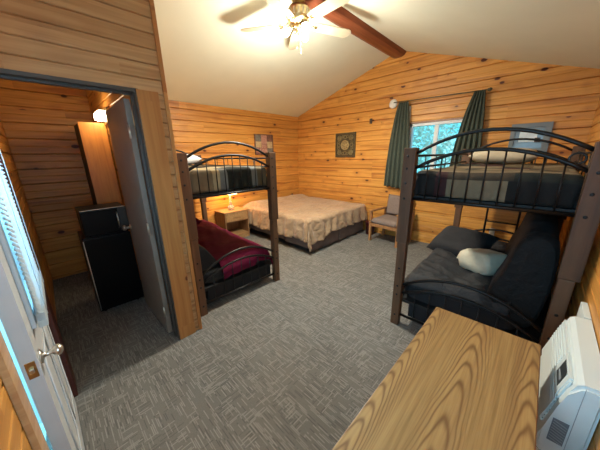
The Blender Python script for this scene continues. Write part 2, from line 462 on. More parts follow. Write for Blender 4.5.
    def build(s, name, mat, parent=None, loc=None, solid=0.0, recalc=True):
        if recalc: bmesh.ops.recalc_face_normals(s.bm, faces=s.bm.faces)
        me = bpy.data.meshes.new(name); s.bm.to_mesh(me); s.bm.free()
        for mm in (mat if isinstance(mat, (list, tuple)) else [mat]): me.materials.append(mm)
        o = bpy.data.objects.new(name, me); COL.objects.link(o)
        if parent is not None: o.parent = parent
        else: o.location = s.o if loc is None else loc
        if solid:
            md = o.modifiers.new('thickness', 'SOLIDIFY'); md.thickness = solid; md.offset = 0
        return o

def tag(o, label, cat, group=None):
    o['label'] = label; o['category'] = cat
    if group: o['group'] = group
    return o
def thing(name, label, cat, loc=(0, 0, 0), rz=0.0, group=None):
    o = bpy.data.objects.new(name, None); COL.objects.link(o); o.empty_display_size = .1
    o.location = loc; o.rotation_euler = (0, 0, rz); return tag(o, label, cat, group)
def struct(o): o['kind'] = 'structure'; return o
def arc(a, b, peak, n=14):
    """points of a shallow arch from a to b rising to peak above the chord"""
    a = Vector(a); b = Vector(b); out = []
    for i in range(n+1):
        t = i/n; p = a.lerp(b, t); p.z += peak*(1-(2*t-1)**2) if 0 < t < 1 else 0; out.append(p)
    return out
RZ = lambda a: Matrix.Rotation(a, 3, 'Z')
RX = lambda a: Matrix.Rotation(a, 3, 'X')
RY = lambda a: Matrix.Rotation(a, 3, 'Y')

# ------------------------------------------------------------------ the setting
XA, XC, YB, YF = -4.70, .30, 4.75, -.22
RIDX, RIDZ = -2.19, 3.345
def roof(x): return RIDZ-(RIDX-x)*.316 if x < RIDX else RIDZ-(x-RIDX)*.338
XP, XPI = -2.16, -2.29          # partition faces
YE, YEI = .78, .64              # end of partition / kitchenette side wall

def siding(name, mat, axis, plane, u0, u1, z0, z1, normal, holes=(), board=.185, groove=.018, gw=.009, cut=None, shift=.038, bead=True):
    """boards lying along u with V grooves cut between them"""
    mb = MB()
    zs = {z0: 0.0, z1: 0.0}
    k = math.floor((z0-shift)/board)
    kk = k
    while bead and kk*board+shift < z1+board:
        zc = (kk+.5)*board+shift; kk += 1
        for dz, dep in ((-.007, 0), (0, .005), (.007, 0)):
            if z0 < zc+dz < z1: zs[round(zc+dz, 5)] = dep
    while k*board+shift < z1+board:
        zc = k*board+shift
        for dz, dep in ((-gw, 0), (0, groove), (gw, 0)):
            z = zc+dz
            if z0 < z < z1: zs[round(z, 5)] = dep
        k += 1
    for h in holes:
        for z in (h[2], h[3]):
            if z0 < z < z1 and round(z, 5) not in zs: zs[round(z, 5)] = 0.0
    Z = sorted(zs)
    us = sorted({u0, u1} | {h[0] for h in holes} | {h[1] for h in holes})
    def P(u, z):
        d = plane-normal*zs[z]
        return (u, d, z) if axis == 'x' else (d, u, z)
    for za, zb in zip(Z, Z[1:]):
        zm = (za+zb)/2
        for ua, ub in zip(us, us[1:]):
            um = (ua+ub)/2
            if any(h[0] < um < h[1] and h[2] < zm < h[3] for h in holes): continue
            mb.bm.faces.new([mb._v(P(ua, za)), mb._v(P(ub, za)), mb._v(P(ub, zb)), mb._v(P(ua, zb))])
    bmesh.ops.remove_doubles(mb.bm, verts=mb.bm.verts, dist=1e-5)
    if cut:
        for co, no in cut:
            bmesh.ops.bisect_plane(mb.bm, geom=mb.bm.verts[:]+mb.bm.edges[:]+mb.bm.faces[:], plane_co=co, plane_no=no, clear_outer=True)
    return struct(mb.build(name, mat))

# floor and ceiling
struct(MB().box2((XA-.1, YF-.1, -.12), (XC+.1, YB+.1, 0)).build('floor', M['carpet']))
def slope(name, x0, x1):
    mb = MB(); z0, z1 = RIDZ-(RIDX-x0)*.316 if x0 < RIDX else RIDZ, 0
    a = (x0, YF-.1, roof(x0)); b = (x1, YF-.1, roof(x1))
    mb.prism([a, b, (b[0], b[1], b[2]+.12), (a[0], a[1], a[2]+.12)], (0, YB-YF+.2, 0))
    return struct(mb.build(name, M['ceiling']))
slope('ceiling_left', XA-.1, RIDX); slope('ceiling_right', RIDX, XC+.1)
# walls
WIN = (-1.88, -1.00, 1.20, 2.125)
gcut = [((RIDX, 0, RIDZ), Vector((-.316, 0, 1))), ((RIDX, 0, RIDZ), Vector((.338, 0, 1)))]
siding('wall_back', M['pine_x'], 'x', YB, XA-.04, XC+.04, 0, 3.5, -1, holes=[WIN], cut=gcut)
siding('wall_left', M['pine_y'], 'y', XA, YF-.04, YB+.04, 0, roof(XA)+.003, 1)
siding('wall_right', M['pine_c'], 'y', XC, YF-.04, YB+.04, 0, roof(XC)+.003, -1, holes=[(-.18, .22, 1.0, 2.05)])
# front wall: an opening for the outside door and a window behind the camera
DX0, DX1, DZ = -2.04, -1.175, 2.05
FW = (-.82, .27, .90, 2.15)
siding('wall_front', M['pine_x'], 'x', YF, XA-.04, XC+.04, 0, 3.5, 1, holes=[(DX0, DX1, 0, DZ), FW], cut=gcut)
# partition with the kitchenette doorway
PY0, PY1, PZ = -.165, .585, 2.095
siding('wall_partition', M['pine_part'], 'y', XP, YF, YE-.012, 0, roof(XP)-.001, 1, holes=[(PY0, PY1, 0, PZ)], board=.0975, groove=.012, gw=.007, shift=.0285, bead=False)
mb = MB()
for a, b in (((XPI, YF, 0), (XPI, PY0, PZ)), ((XPI, PY1, 0), (XPI, YEI, PZ)), ((XPI, YF, PZ), (XPI, YEI, roof(XPI)))):
    mb.box2(a, (a[0]+.02, b[1], b[2]))
struct(mb.build('wall_partition_inner', M['pine_part']))
siding('wall_kitchenette_side', M['pine_e'], 'x', YEI, XA-.04, XPI+.02, 0, 3.5, -1, cut=gcut)
siding('wall_bedroom_side', M['pine_e'], 'x', YE-.012, XA-.04, XP, 0, 3.5, 1, cut=gcut)
# doorway jamb linings, casings
mb = MB()
mb.box2((XPI-.01, PY1-.022, 0), (XP+.008, PY1, PZ)); mb.box2((XPI-.01, PY0, PZ-.022), (XP+.008, PY1, PZ))
mb.box2((XPI+.045, PY1-.034, 0), (XPI+.075, PY1-.022, PZ-.02)); mb.box2((XPI+.045, PY0, PZ-.034), (XPI+.075, PY1-.02, PZ-.022))
struct(mb.build('trim_1', M['frame_grey']))
struct(MB().box2((XPI-.02, PY0-.03, 0), (XP+.05, PY0+.012, PZ), .004).build('trim_2', M['jamb']))
struct(MB().box2((XP-.002, PY1-.014, 0), (XP+.018, PY1+.128, PZ-.005), .003).build('trim_3', M['pine_trim']))
struct(MB().box2((XPI+.1, YE-.03, 0), (XP+.014, YE, roof(XP)-.01), .004).build('trim_4', M['pine_trimx']))
# thin trims: corner, eave, right corner
def trim(n, a, b, mt='pine_trim'): return struct(MB().box2(a, b, .003).build('trim_%d' % n, M[mt]))
trim(5, (XA+.001, YE+.01, roof(XA)-.035), (XA+.016, YB, roof(XA)+.001), 'pine_y')
# outside door casing on the front wall
mb = MB(); mb.box2((DX1-.0, YF, 0), (DX1+.095, YF+.018, DZ+.02), .003)
struct(mb.build('trim_6', M['pine_part']))
mb = MB(); mb.box2((DX0, YF, DZ-.02), (DX1+.095, YF+.018, DZ+.09), .003); struct(mb.build('trim_7', M['pine_part']))
mb = MB(); mb.box2((DX0, YF-.13, 0), (DX0+.012, YF, DZ)); mb.box2((DX1-.012, YF-.13, 0), (DX1, YF, DZ)); mb.box2((DX0, YF-.13, DZ-.012), (DX1, YF, DZ))
mb.box2((DX1-.036, YF-.05, 0), (DX1-.0125, YF+.002, DZ-.02))
struct(mb.build('trim_8', M['white_paint']))

# back window
def window(name, ax0, ax1, z0, z1, y, out, mull=True, fw=.045):
    mb = MB(); t = .09
    ya, yb = (y, y+t*out)
    for a, b in (((ax0, ya, z0), (ax0+fw, yb, z1)), ((ax1-fw, ya, z0), (ax1, yb, z1)), ((ax0, ya, z0), (ax1, yb, z0+fw)), ((ax0, ya, z1-fw), (ax1, yb, z1))):
        mb.box2(a, b)
    if mull:
        xm = (ax0+ax1)/2
        mb.box2((xm-.03, ya+.02*out, z0), (xm+.03, yb-.01*out, z1))
    o = struct(mb.build(name, M['white_paint']))
    MB().box2((ax0+fw, y+.05*out, z0+fw), (ax1-fw, y+.056*out, z1-fw)).build('window_pane', M['glass'], o)
    return o
window('window_1', WIN[0], WIN[1], WIN[2], WIN[3], YB, 1)
mb = MB()
for a, b in (((XC, -.18, 1.0), (XC+.08, -.145, 2.05)), ((XC, .185, 1.0), (XC+.08, .22, 2.05)), ((XC, -.18, 1.0), (XC+.08, .22, 1.035)), ((XC, -.18, 2.015), (XC+.08, .22, 2.05))): mb.box2(a, b)
w3 = struct(mb.build('window_3', M['white_paint']))
MB().box2((XC+.04, -.145, 1.035), (XC+.046, .185, 2.015)).build('window_pane', M['glass'], w3)
window('window_2', FW[0], FW[1], FW[2], FW[3], YF, -1)
trim(9, (WIN[0]-.02, YB-.016, WIN[3]), (WIN[1]+.02, YB, WIN[3]+.03), 'table_edge')
trim(10, (WIN[0]-.05, YB-.03, WIN[2]-.07), (WIN[1]+.05, YB, WIN[2]), 'pine_trim')
# ground outside
struct(MB().box2((-14, YB+.3, -.5), (8, 22, -.4)).build('ground', plain('forest_ground', (.05, .06, .03), .95)))
# trees seen through the window
M['leaf'] = plain('pale_leaves', (.62, .78, .70), .8, var=.2, scale=3)
M['bark'] = plain('tree_bark', (.12, .08, .05), .9, var=.3)
def tree(x, y, cz, r, n, label, seed):
    rnd = random.Random(seed)
    t = thing('leafy_tree', label, 'tree', (x, y, -.4), 0, 'trees outside the back window')
    MB((x, y, -.4)).tube([(x, y, -.4), (x+.05, y, cz*.5), (x, y, cz)], [.08, .05, .02], 8).build('trunk', M['bark'], t)
    mb = MB((x, y, -.4))
    for k in range(n):
        d = Vector((rnd.gauss(0, 1), rnd.gauss(0, .6), rnd.gauss(0, 1))).normalized()*r*rnd.uniform(.05, 1)**.5
        c = Vector((x, y, cz))+d
        c.z = max(c.z, -.2)
        u = Vector((rnd.uniform(-1, 1), rnd.uniform(-.5, .5), rnd.uniform(-1, 1))).normalized()*rnd.uniform(.035, .075)
        w = u.cross(Vector((rnd.uniform(-1, 1), 1, rnd.uniform(-1, 1)))).normalized()*rnd.uniform(.018, .035)
        mb.bm.faces.new([mb._v(c-u), mb._v(c+w), mb._v(c+u), mb._v(c-w)])
    mb.build('foliage', M['leaf'], t, recalc=False)
tree(-2.75, 7.4, 1.7, 1.15, 1700, 'leafy tree seen in the left pane of the window', 1)
tree(-2.3, 10.6, 2.1, 1.6, 1500, 'leafy tree seen through the right window pane', 2)

# ridge beam
mb = MB(origin=(RIDX, YB, 3.3))
bw, zb = .135, 3.235
mb.prism([(RIDX-bw, YB, 3.35), (RIDX-bw, YB, zb+.06), (RIDX-bw*.72, YB, zb+.015), (RIDX-bw*.35, YB, zb), (RIDX+bw*.35, YB, zb), (RIDX+bw*.72, YB, zb+.015), (RIDX+bw, YB, zb+.06), (RIDX+bw, YB, 3.35)], (0, YE-YB, 0))
o = mb.build('trim_11', M['beam']); struct(o)

# ------------------------------------------------------------------ kitchenette door (door_2), swung open
d2 = thing('door_2', 'grey flush door', 'door', (XPI-.012, PY1-.045, 0)); del d2['label']; del d2['category']; struct(d2)
ox, oy = XPI-.012, PY1-.045
mb = MB((ox, oy, 0)); mb.box2((ox-.74, oy-.02, .012), (ox, oy+.018, 2.05), .003); mb.build('door_leaf', M['door_grey'], d2)
mb = MB((ox, oy, 0))
kx, kz = ox-.68, .94
mb.lathe((kx, oy-.02, kz), [(.03, 0), (.03, .008), (.013, .012), (.011, .035), (.024, .045), (.028, .058), (.022, .07), (.005, .074)], 18, (0, -1, 0))
mb.build('door_knob', M['metal'], d2)
for hz in (.25, 1.05, 1.82):
    mb = MB((ox, oy, 0)); mb.tube([(ox+.008, oy-.024, hz-.05), (ox+.008, oy-.024, hz+.05)], .007, 8)
    mb.box2((ox-.03, oy-.0225, hz-.045), (ox+.03, oy-.0195, hz+.045)); mb.build('hinge', M['metal'], d2)

# ------------------------------------------------------------------ outside door (door_1), ajar
hx, hy = DX0+.016, -.170
W1 = DX1-DX0-.028
ang = R(1.2)   # stands a little open, proud of the casing
d1 = bpy.data.objects.new('door_1', None); COL.objects.link(d1); struct(d1); d1.location = (hx, hy, 0); d1.rotation_euler = (0, 0, ang)
# local: x along the leaf, y=0 inner face, leaf goes to y=-.044
gl0, gl1, gz0, gz1 = .16, W1-.16, 1.02, 1.93
mb = MB()
for a, b in (((0, -.044, .012), (gl0, 0, 2.03)), ((gl1, -.044, .012), (W1, 0, 2.03)), ((gl0, -.044, .012), (gl1, 0, gz0)), ((gl0, -.044, gz1), (gl1, 0, 2.03))):
    mb.box2(a, b)
bmesh.ops.remove_doubles(mb.bm, verts=mb.bm.verts, dist=1e-5)
leaf1 = mb.build('door_leaf', M['door_white'], d1)
for x0, x1 in ((.13, W1/2-.04), (W1/2+.04, W1-.13)):
    P = [(x0, .003, .22), (x1, .003, .22), (x1, .003, .84), (x0, .003, .84)]
    MB().tube(P, .004, 6, closed=True).build('panel_moulding', M['door_white'], leaf1)
mb = MB()   # lite frame
for a, b in (((gl0-.03, 0, gz0-.03), (gl0+.02, .014, gz1+.03)), ((gl1-.02, 0, gz0-.03), (gl1+.03, .014, gz1+.03)), ((gl0, 0, gz0-.03), (gl1, .014, gz0+.02)), ((gl0, 0, gz1-.02), (gl1, .014, gz1+.03))):
    mb.box2(a, b, .003)
mb.build('lite_frame', M['door_white'], d1)
MB().box2((gl0, -.026, gz0), (gl1, -.02, gz1)).build('door_glass', M['glass'], d1)
bl = bpy.data.objects.new('mini_blind', None); COL.objects.link(bl)
bl.location = (hx, hy, 0); bl.rotation_euler = (0, 0, ang)
tag(bl, 'white mini blind hanging over the glass of the outside door', 'blind')
b0, b1 = gl0-.02, gl1+.03
MB().box2((b0, .016, gz1+.0), (b1, .046, gz1+.035), .003).build('head_rail', M['slat'], bl)
mb = MB()
z = gz0+.03
while z < gz1:
    mb.box(((b0+b1)/2, .031, z), (b1-b0, .024, .0012), RX(R(-48)))
    z += .0195
o = mb.build('slat', M['slat'], bl); o['kind'] = 'stuff'
mb = MB(); mb.box2((b0, .018, gz0-.035), (b1, .046, gz0-.005), .004)
for k in range(6): mb.box2((b0, .019, gz0-.002+k*.005), (b1, .045, gz0+.0005+k*.005))
mb.build('bottom_rail', M['slat'], bl)
for x in (b0+.08, b1-.08): MB().tube([(x, .048, gz0-.02), (x, .048, gz1)], .0015, 5).build('ladder_cord', M['slat'], bl)
# latch plate, bolt, knob, deadbolt
mb = MB(); mb.box2((W1-.0005, -.034, .868), (W1+.003, -.008, .935), .001); mb.build('latch_plate', M['brass'], d1)
mb = MB(); mb.box2((W1+.003, -.028, .893), (W1+.014, -.015, .911), .002); mb.build('latch_bolt', M['metal'], d1)
mb = MB(); mb.lathe((W1-.062, 0, .905), [(.028, 0), (.028, .005), (.018, .010), (.009, .013), (.009, .034), (.016, .038), (.023, .048), (.021, .058), (.010, .066), (.003, .068)], 20, (0, 1, 0))
mb.build('door_knob', M['metal'], d1)

# ------------------------------------------------------------------ bunk beds
BW, BL = 1.135, 2.06
def bunk(name_label, loc, rz, ladder):
    t = thing('bunk_bed', name_label, 'bunk bed', loc, rz, 'bunk beds')
    pw, pd = .098, .075
    for ix, x in ((0, 0), (1, BW-pw)):
        for iy, y in ((0, 0), (1, BL-pd)):
            lx0 = x+.018 if ix == 0 else x+.006
            lo = MB().box2((lx0, y+.003, 0), (lx0+.074, y+pd-.003, .849), .006).build('lower_post', M['post_low'], t)
            up = MB().box2((x, y, .85), (x+pw, y+pd, 1.665), .007).build('upper_post', M['post'], t)
            yy = y if iy == 0 else y+pd
            dd = (0, -1, 0) if iy == 0 else (0, 1, 0)
            for z in (1.60, 1.50, 1.38, 1.25): MB().lathe((x+pw*.4, yy-.0*dd[1], z), [(.010, -.001), (.010, .003), (.005, .004)], 10, dd).build('bolt', M['black_metal'], up)
            for z in (.60, .42, .33, .11): MB().lathe((lx0+.037, yy+.003*(-dd[1]), z), [(.010, -.001), (.010, .003), (.005, .004)], 10, dd).build('bolt', M['black_metal'], lo)
    for y in (pd/2, BL-pd/2):
        x0, x1 = pw-.004, BW-pw+.004
        mid = (x0+x1)/2
        MB().tube(arc((x0, y, 1.62), (x1, y, 1.62), .145), .0125, 10).build('outer_arch', M['black_metal'], t)
        inner = arc((x0, y, 1.505), (x1, y, 1.505), .135)
        MB().tube(inner, .013, 10).build('inner_arch', M['black_metal'], t)
        MB().tube([(x0, y, 1.25), (x1, y, 1.25)], .013, 10).build('end_rail', M['black_metal'], t)
        for k in range(1, 10):
            tt = k/10; x = x0+(x1-x0)*tt
            zt = 1.505+.135*(1-(2*tt-1)**2)
            MB().tube([(x, y, 1.25), (x, y, zt)], .0055, 8).build('spindle', M['black_metal'], t)
        MB().tube(arc((x0, y, .435), (x1, y, .435), .165), .0125, 10).build('outer_arch', M['black_metal'], t)
        MB().tube(arc((x0, y, .345), (x1, y, .345), .135), .012, 10).build('inner_arch', M['black_metal'], t)
        MB().tube([(x0, y, .11), (x1, y, .11)], .013, 10).build('end_rail', M['black_metal'], t)
        for k in range(1, 8):
            tt = k/8; x = x0+(x1-x0)*tt
            zt = .345+.135*(1-(2*tt-1)**2)
            MB().tube([(x, y, .11), (x, y, zt)], .0055, 8).build('spindle', M['black_metal'], t)
        # scrolls between arch and post
        for sx, xx in (((-1, x1),) if ladder and y < 1 else ()):
            cx = xx+sx*.055
            MB().tube([(cx+.034*math.cos(a), y, 1.575+.030*math.sin(a)) for a in [2*PI*i/18 for i in range(18)]], .006, 8, closed=True).build('scroll', M['black_metal'], t)
    for x in (pw/2, BW-pw/2):
        y0, y1 = pd-.004, BL-pd+.004
        MB().box2((x-.012, y0, 1.215), (x+.012, y1, 1.265), .003).build('side_rail', M['black_metal'], t)
        MB().box2((x-.012, y0, .24), (x+.012, y1, .29), .003).build('side_rail', M['black_metal'], t)
        for z in (1.50, 1.60): MB().tube([(x, y0, z), (x, y1, z)], .010, 8).build('guard_rail', M['black_metal'], t)
        for k in range(1, 6):
            y = y0+(y1-y0)*k/6
            MB().tube([(x, y, 1.26), (x, y, 1.60)], .005, 8).build('guard_spindle', M['black_metal'], t)
    MB().box2((pw/2+.01, .07, 1.255), (BW-pw/2-.01, BL-.07, 1.275)).build('upper_deck', M['mesh_black'], t)
    MB().box2((pw/2+.01, .07, .235), (BW-pw/2-.01, BL-.07, .26)).build('lower_deck', M['mesh_black'], t)
    if ladder:
        y = BL-pd/2-.055
        lx = (.40, .73)
        for x in lx: MB().tube([(x, y, .28), (x, y, 1.62)], .012, 8).build('ladder_stile', M['black_metal'], t)
        for z in (.45, .72, .99, 1.12): MB().tube([(lx[0], y, z), (lx[1], y, z)], .010, 8).build('rung', M['black_metal'], t)
    return t
LR = (-.868, 2.115, 0); LL = (-2.325, .835, 0)
bunk('bunk bed with black metal arches beside the curtained window and the wooden table', LR, 0, True)
bunk('bunk bed with maroon blanket below, standing just past the kitchenette doorway', LL, PI/2, False)

def drape(hx, hy, top, over_x, over_y, wr=.01, flare=.06, seed=0.0, zmin=.01, foldf=9.0, corner=1.0, folda=.012):
    """sheet laid over a box of half sizes hx,hy; returns fn(u,v)"""
    SX, SY = hx+over_x, hy+over_y
    def fn(u, v):
        s_, t_ = (u*2-1)*SX, (v*2-1)*SY
        ex = max(0, abs(s_)-hx); ey = max(0, abs(t_)-hy)
        x = math.copysign(min(abs(s_), hx), s_); y = math.copysign(min(abs(t_), hy), t_)
        drop = math.hypot(ex, ey) if corner else max(ex, ey)
        n = noise.noise(Vector((s_*2.3+seed, t_*2.3, seed)))
        n2 = noise.noise(Vector((s_*6+seed, t_*6, seed+3)))
        z = top+wr*n+wr*.5*n2-drop
        rad = .045
        if drop > 0:
            z = top+wr*n*max(0, 1-drop*6)-max(0, drop-rad*.4)
            dx, dy = (ex/drop if drop else 0), (ey/drop if drop else 0)
            out = rad*min(1, drop/rad)+flare*drop
            fo = folda*math.sin((s_ if ey > ex else t_)*foldf*2*PI/1.0+n*3)*min(1, drop*5)
            x += math.copysign(dx*(out+fo), s_); y += math.copysign(dy*(out+fo), t_)
        return (x, y, max(z, zmin))
    return fn

# right bunk: upper mattress, patchwork quilt, pillow
def R_(x, y, z): return (LR[0]+x, LR[1]+y, z)
def patch_right(u, v):
    # near end (v small) explicit patches, rest by table
    x = u*1.29
    if v < .058: return 0 if x < .31 else 2 if x < .41 else 3 if x < .78 else 0
    if v < .088: return 0 if x < .31 else 2 if x < .41 else 7 if x < .80 else 1
    if v < .13: return 3
    if v < .20: return 4
    i = int(u*6); j = int(v*8)
    return [3, 4, 1, 0, 3, 2, 4][(i*3+j*5) % 7]
QM = [M['q_black'], M['q_green'], M['q_maroon'], M['q_tan'], M['q_olive'], M['q_cream'], M['q_grey'], M['q_brown']]
cx, cy = LR[0]+BW/2, LR[1]+BL/2
o = MB((cx, cy, 1.277)).box2((cx-.46, cy-.94, 1.277), (cx+.46, cy+.94, 1.43), .03).build('mattress', M['mattress'])
tag(o, 'thin mattress under the dark patchwork quilt beside the window', 'mattress')
mb = MB((cx, cy, 1.30)); fn = drape(.445, .93, 1.475, .20, .21, .018, .0, 2.0, zmin=1.285)
mb.grid(lambda u, v: (fn(u, v)[0]*.985+cx, fn(u, v)[1]*.985+cy, fn(u, v)[2]), 48, 80, mfn=patch_right)
o = mb.build('patchwork_quilt', QM, solid=.012)
tag(o, 'patchwork quilt of black, maroon, olive and tan patches on the top bunk by the window', 'quilt')
o = MB((cx, cy+.62, 1.56)).pillow((cx-.08, cy+.60, 1.575), (.62, .42, .17)).build('bed_pillow', M['cream'])
tag(o, 'cream pillow lying on the top bunk in front of the window', 'pillow')

# left bunk upper: local x->world +y, local y->world -x
def L_(x, y, z): return (LL[0]-y, LL[1]+x, z)
cx2, cy2 = LL[0]-BL/2, LL[1]+BW/2
o = MB((cx2, cy2, 1.277)).box2((cx2-.94, cy2-.46, 1.277), (cx2+.94, cy2+.46, 1.43), .03).build('mattress', M['mattress'])
tag(o, 'thin mattress under the striped quilt above the maroon blanket', 'mattress')
def patch_left(u, v):
    y = v*1.25
    if u > .85:
        return 1 if y < .10 else 6 if y < .17 else 3 if y < .42 else 5 if y < .50 else 6 if y < .56 else 1 if y < .86 else 6 if y < .93 else 4 if y < 1.10 else 1
    i = int(u*6); j = int(v*4)
    return [3, 1, 6, 4, 5, 0, 1][(i*2+j*3) % 7]
mb = MB((cx2, cy2, 1.30)); fn2 = drape(.93, .445, 1.50, .23, .22, .022, .0, 5.0, zmin=1.285)
mb.grid(lambda u, v: (fn2(u, v)[0]*.985+cx2, fn2(u, v)[1]*.985+cy2, fn2(u, v)[2]), 80, 48, mfn=patch_left)
o = mb.build('striped_quilt', QM, solid=.012)
tag(o, 'striped grey, tan and dark green quilt on the top bunk above the maroon blanket', 'quilt')
o = MB((cx2-.6, cy2-.05, 1.58)).pillow((cx2-.60, cy2-.02, 1.60), (.46, .66, .18)).build('bed_pillow', M['white_cloth'])
tag(o, 'white pillow at the far end of the top bunk over the maroon blanket', 'pillow')

# futon of the right bunk: seat cushion, back cushion, charcoal cover
def loft(mb, prof, y0, y1, ny, fn=None, mi=0, axis='y'):
    """closed profile (x,z) swept along y with wrinkles"""
    n = len(prof); rings = []
    cxp = sum(p[0] for p in prof)/n; czp = sum(p[1] for p in prof)/n
    for j in range(ny+1):
        t = j/ny; y = y0+(y1-y0)*t
        e = min(1, min(t, 1-t)*ny/2.0); k = .86+.14*math.sin(e*PI/2)
        ring = []
        for (x, z) in prof:
            xx = cxp+(x-cxp)*k; zz = czp+(z-czp)*k
            w = fn(xx, y, zz) if fn else (0, 0, 0)
            p = (xx+w[0], y+w[1], zz+w[2])
            ring.append(mb._v(p if axis == 'y' else (p[1], p[0], p[2])))
        rings.append(ring)
    for A, B in zip(rings, rings[1:]):
        for k in range(n):
            f = mb.bm.faces.new((A[k], A[(k+1) % n], B[(k+1) % n], B[k])); f.smooth = True; f.material_index = mi
    mb.bm.faces.new(rings[0][::-1]); mb.bm.faces.new(rings[-1])
def smooth_prof(pts, n=4):
    out = []
    m_ = len(pts)
    for i in range(m_):
        p0, p1, p2, p3 = pts[i-1], pts[i], pts[(i+1) % m_], pts[(i+2) % m_]
        for k in range(n):
            t = k/n
            q = [.5*((2*p1[a])+(-p0[a]+p2[a])*t+(2*p0[a]-5*p1[a]+4*p2[a]-p3[a])*t*t+(-p0[a]+3*p1[a]-3*p2[a]+p3[a])*t**3) for a in (0, 1)]
            out.append(q)
    return out
def wrinkle(amp, sc, sd):
    def f(x, y, z):
        a = noise.noise(Vector((x*sc*.6+y*sc*.5, y*sc*1.1-x*sc*.3, z*sc+sd)))
        b = noise.noise(Vector((x*sc*2.5, y*sc*2.2, z*sc*2+sd+7)))
        c = 1-abs(noise.noise(Vector((x*sc*1.3+sd, y*sc*1.6+x*3, z*sc))))*2
        d = amp*(a+.4*b+.5*c)
        return (0, 0, d)
    return f
x0 = LR[0]
fut = thing('futon', 'dark charcoal futon with raised back filling the lower bunk by the table', 'futon', (cx, cy, .262))
mb = MB((cx, cy, .262))
loft(mb, smooth_prof([(x0+.10, .28), (x0+.08, .40), (x0+.12, .455), (x0+.45, .47), (x0+.80, .47), (x0+.90, .38), (x0+.88, .285), (x0+.5, .275)]), cy-.93, cy+.93, 60, wrinkle(.012, 5, 1))
mb.build('seat_cushion', M['black_fabric'], fut)
mb = MB((cx, cy, .262))
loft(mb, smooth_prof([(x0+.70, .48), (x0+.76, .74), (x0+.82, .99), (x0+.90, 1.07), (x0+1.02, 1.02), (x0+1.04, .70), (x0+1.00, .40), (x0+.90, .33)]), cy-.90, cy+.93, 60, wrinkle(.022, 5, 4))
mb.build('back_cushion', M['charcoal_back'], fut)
MB((cx, cy, .262)).box2((x0+.15, cy-.955, .10), (x0+1.00, cy+.94, .233), .01).build('base_frame', M['black_fabric'], fut)
# charcoal duvet over the seat
def duvet(u, v):
    x = x0+.055+(.80)*u; y = cy-.945+1.72*v
    n = noise.noise(Vector((x*4, y*3+x*2, 1.0))); n2 = 1-abs(noise.noise(Vector((x*5+y*4, y*5, 3.0))))*2
    n3 = noise.noise(Vector((x*13, y*11, 5.0)))
    z = .505+.030*n+.034*n2+.012*n3
    e = min(u/.10, 1); z -= (1-e)**2*.14
    if v < .05: z -= (1-v/.05)**1.5*.11; y += .0
    if u > .85: z += (u-.85)*.2
    return (x, y, z)
mb = MB((cx, cy, .5)); mb.grid(duvet, 46, 90)
o = mb.build('duvet', M['charcoal'], solid=.016)
tag(o, 'crumpled charcoal duvet spread on the futon below the patchwork quilt', 'duvet')
o = MB((x0+.30, 3.45, .6)).pillow((x0+.31, 3.20, .615), (.56, .46, .22), RZ(R(-16)) @ RX(R(26))).build('bed_pillow', M['charcoal_pillow'])
tag(o, 'dark charcoal pillow at the far end of the futon', 'pillow')
o = MB((-.31, 2.80, .62)).pillow((-.275, 2.74, .625), (.34, .27, .20), RZ(R(-34)) @ RY(R(-8)), p=7).build('bed_pillow', M['grey_pillow'])
tag(o, 'pale grey pillow resting on the dark futon', 'pillow')

# futon of the left bunk
y0 = LL[1]
fut2 = thing('futon', 'black futon under the maroon blanket in the lower bunk', 'futon', (cx2, cy2, .262))
mb = MB((cx2, cy2, .262))
loft(mb, smooth_prof([(y0+.14, .28), (y0+.12, .38), (y0+.18, .41), (y0+.5, .42), (y0+.98, .41), (y0+1.04, .36), (y0+1.03, .285), (y0+.5, .275)]), cx2-.93, cx2+.93, 50, wrinkle(.008, 5, 2), axis='x')
mb.build('seat_cushion', M['black_fabric'], fut2)
mb = MB((cx2, cy2, .262))
loft(mb, smooth_prof([(y0+.34, .44), (y0+.26, .62), (y0+.20, .70), (y0+.13, .70), (y0+.09, .62), (y0+.10, .44), (y0+.16, .42)]), cx2-.93, cx2+.90, 50, wrinkle(.014, 5, 3), axis='x')
mb.build('back_cushion', M['black_fabric'], fut2)
MB((cx2, cy2, .262)).box2((cx2-.94, y0+.15, .10), (cx2+.955, y0+1.02, .233), .01).build('base_frame', M['black_fabric'], fut2)
def mblanket(u, v):
    # u: along bunk from near end (world -x), v across from left edge to the open side
    x = LL[0]-.045-1.86*u
    yl = y0+.34+.12*u; yr = y0+BW-.075
    y = yl+(yr-yl)*v
    n = noise.noise(Vector((x*2.5, y*4, 1.0))); n2 = 1-abs(noise.noise(Vector((x*3+y*5, y*3, 6.0))))*2
    z = .468+.014*n+.014*n2+.07*max(0, u-.35)/.65+.02*math.sin(v*PI)
    if v > .90: z -= ((v-.90)/.10)**2*.16
    if v < .08: z -= (1-v/.08)**2*.0
    if u < .05: z -= (1-u/.05)**1.5*.17*(1 if v < .6 else .8)
    return (x, y, z)
mb = MB((cx2, cy2, .47)); mb.grid(mblanket, 80, 46)
o = mb.build('blanket', M['maroon'], solid=.016)
tag(o, 'maroon blanket spread over the lower bunk next to the nightstand', 'blanket')
o = MB((-4.05, y0+.55, .6)).pillow((-4.03, y0+.50, .63), (.42, .60, .15)).build('bed_pillow', M['maroon'])
tag(o, 'maroon pillow at the wall end of the lower bunk', 'pillow')

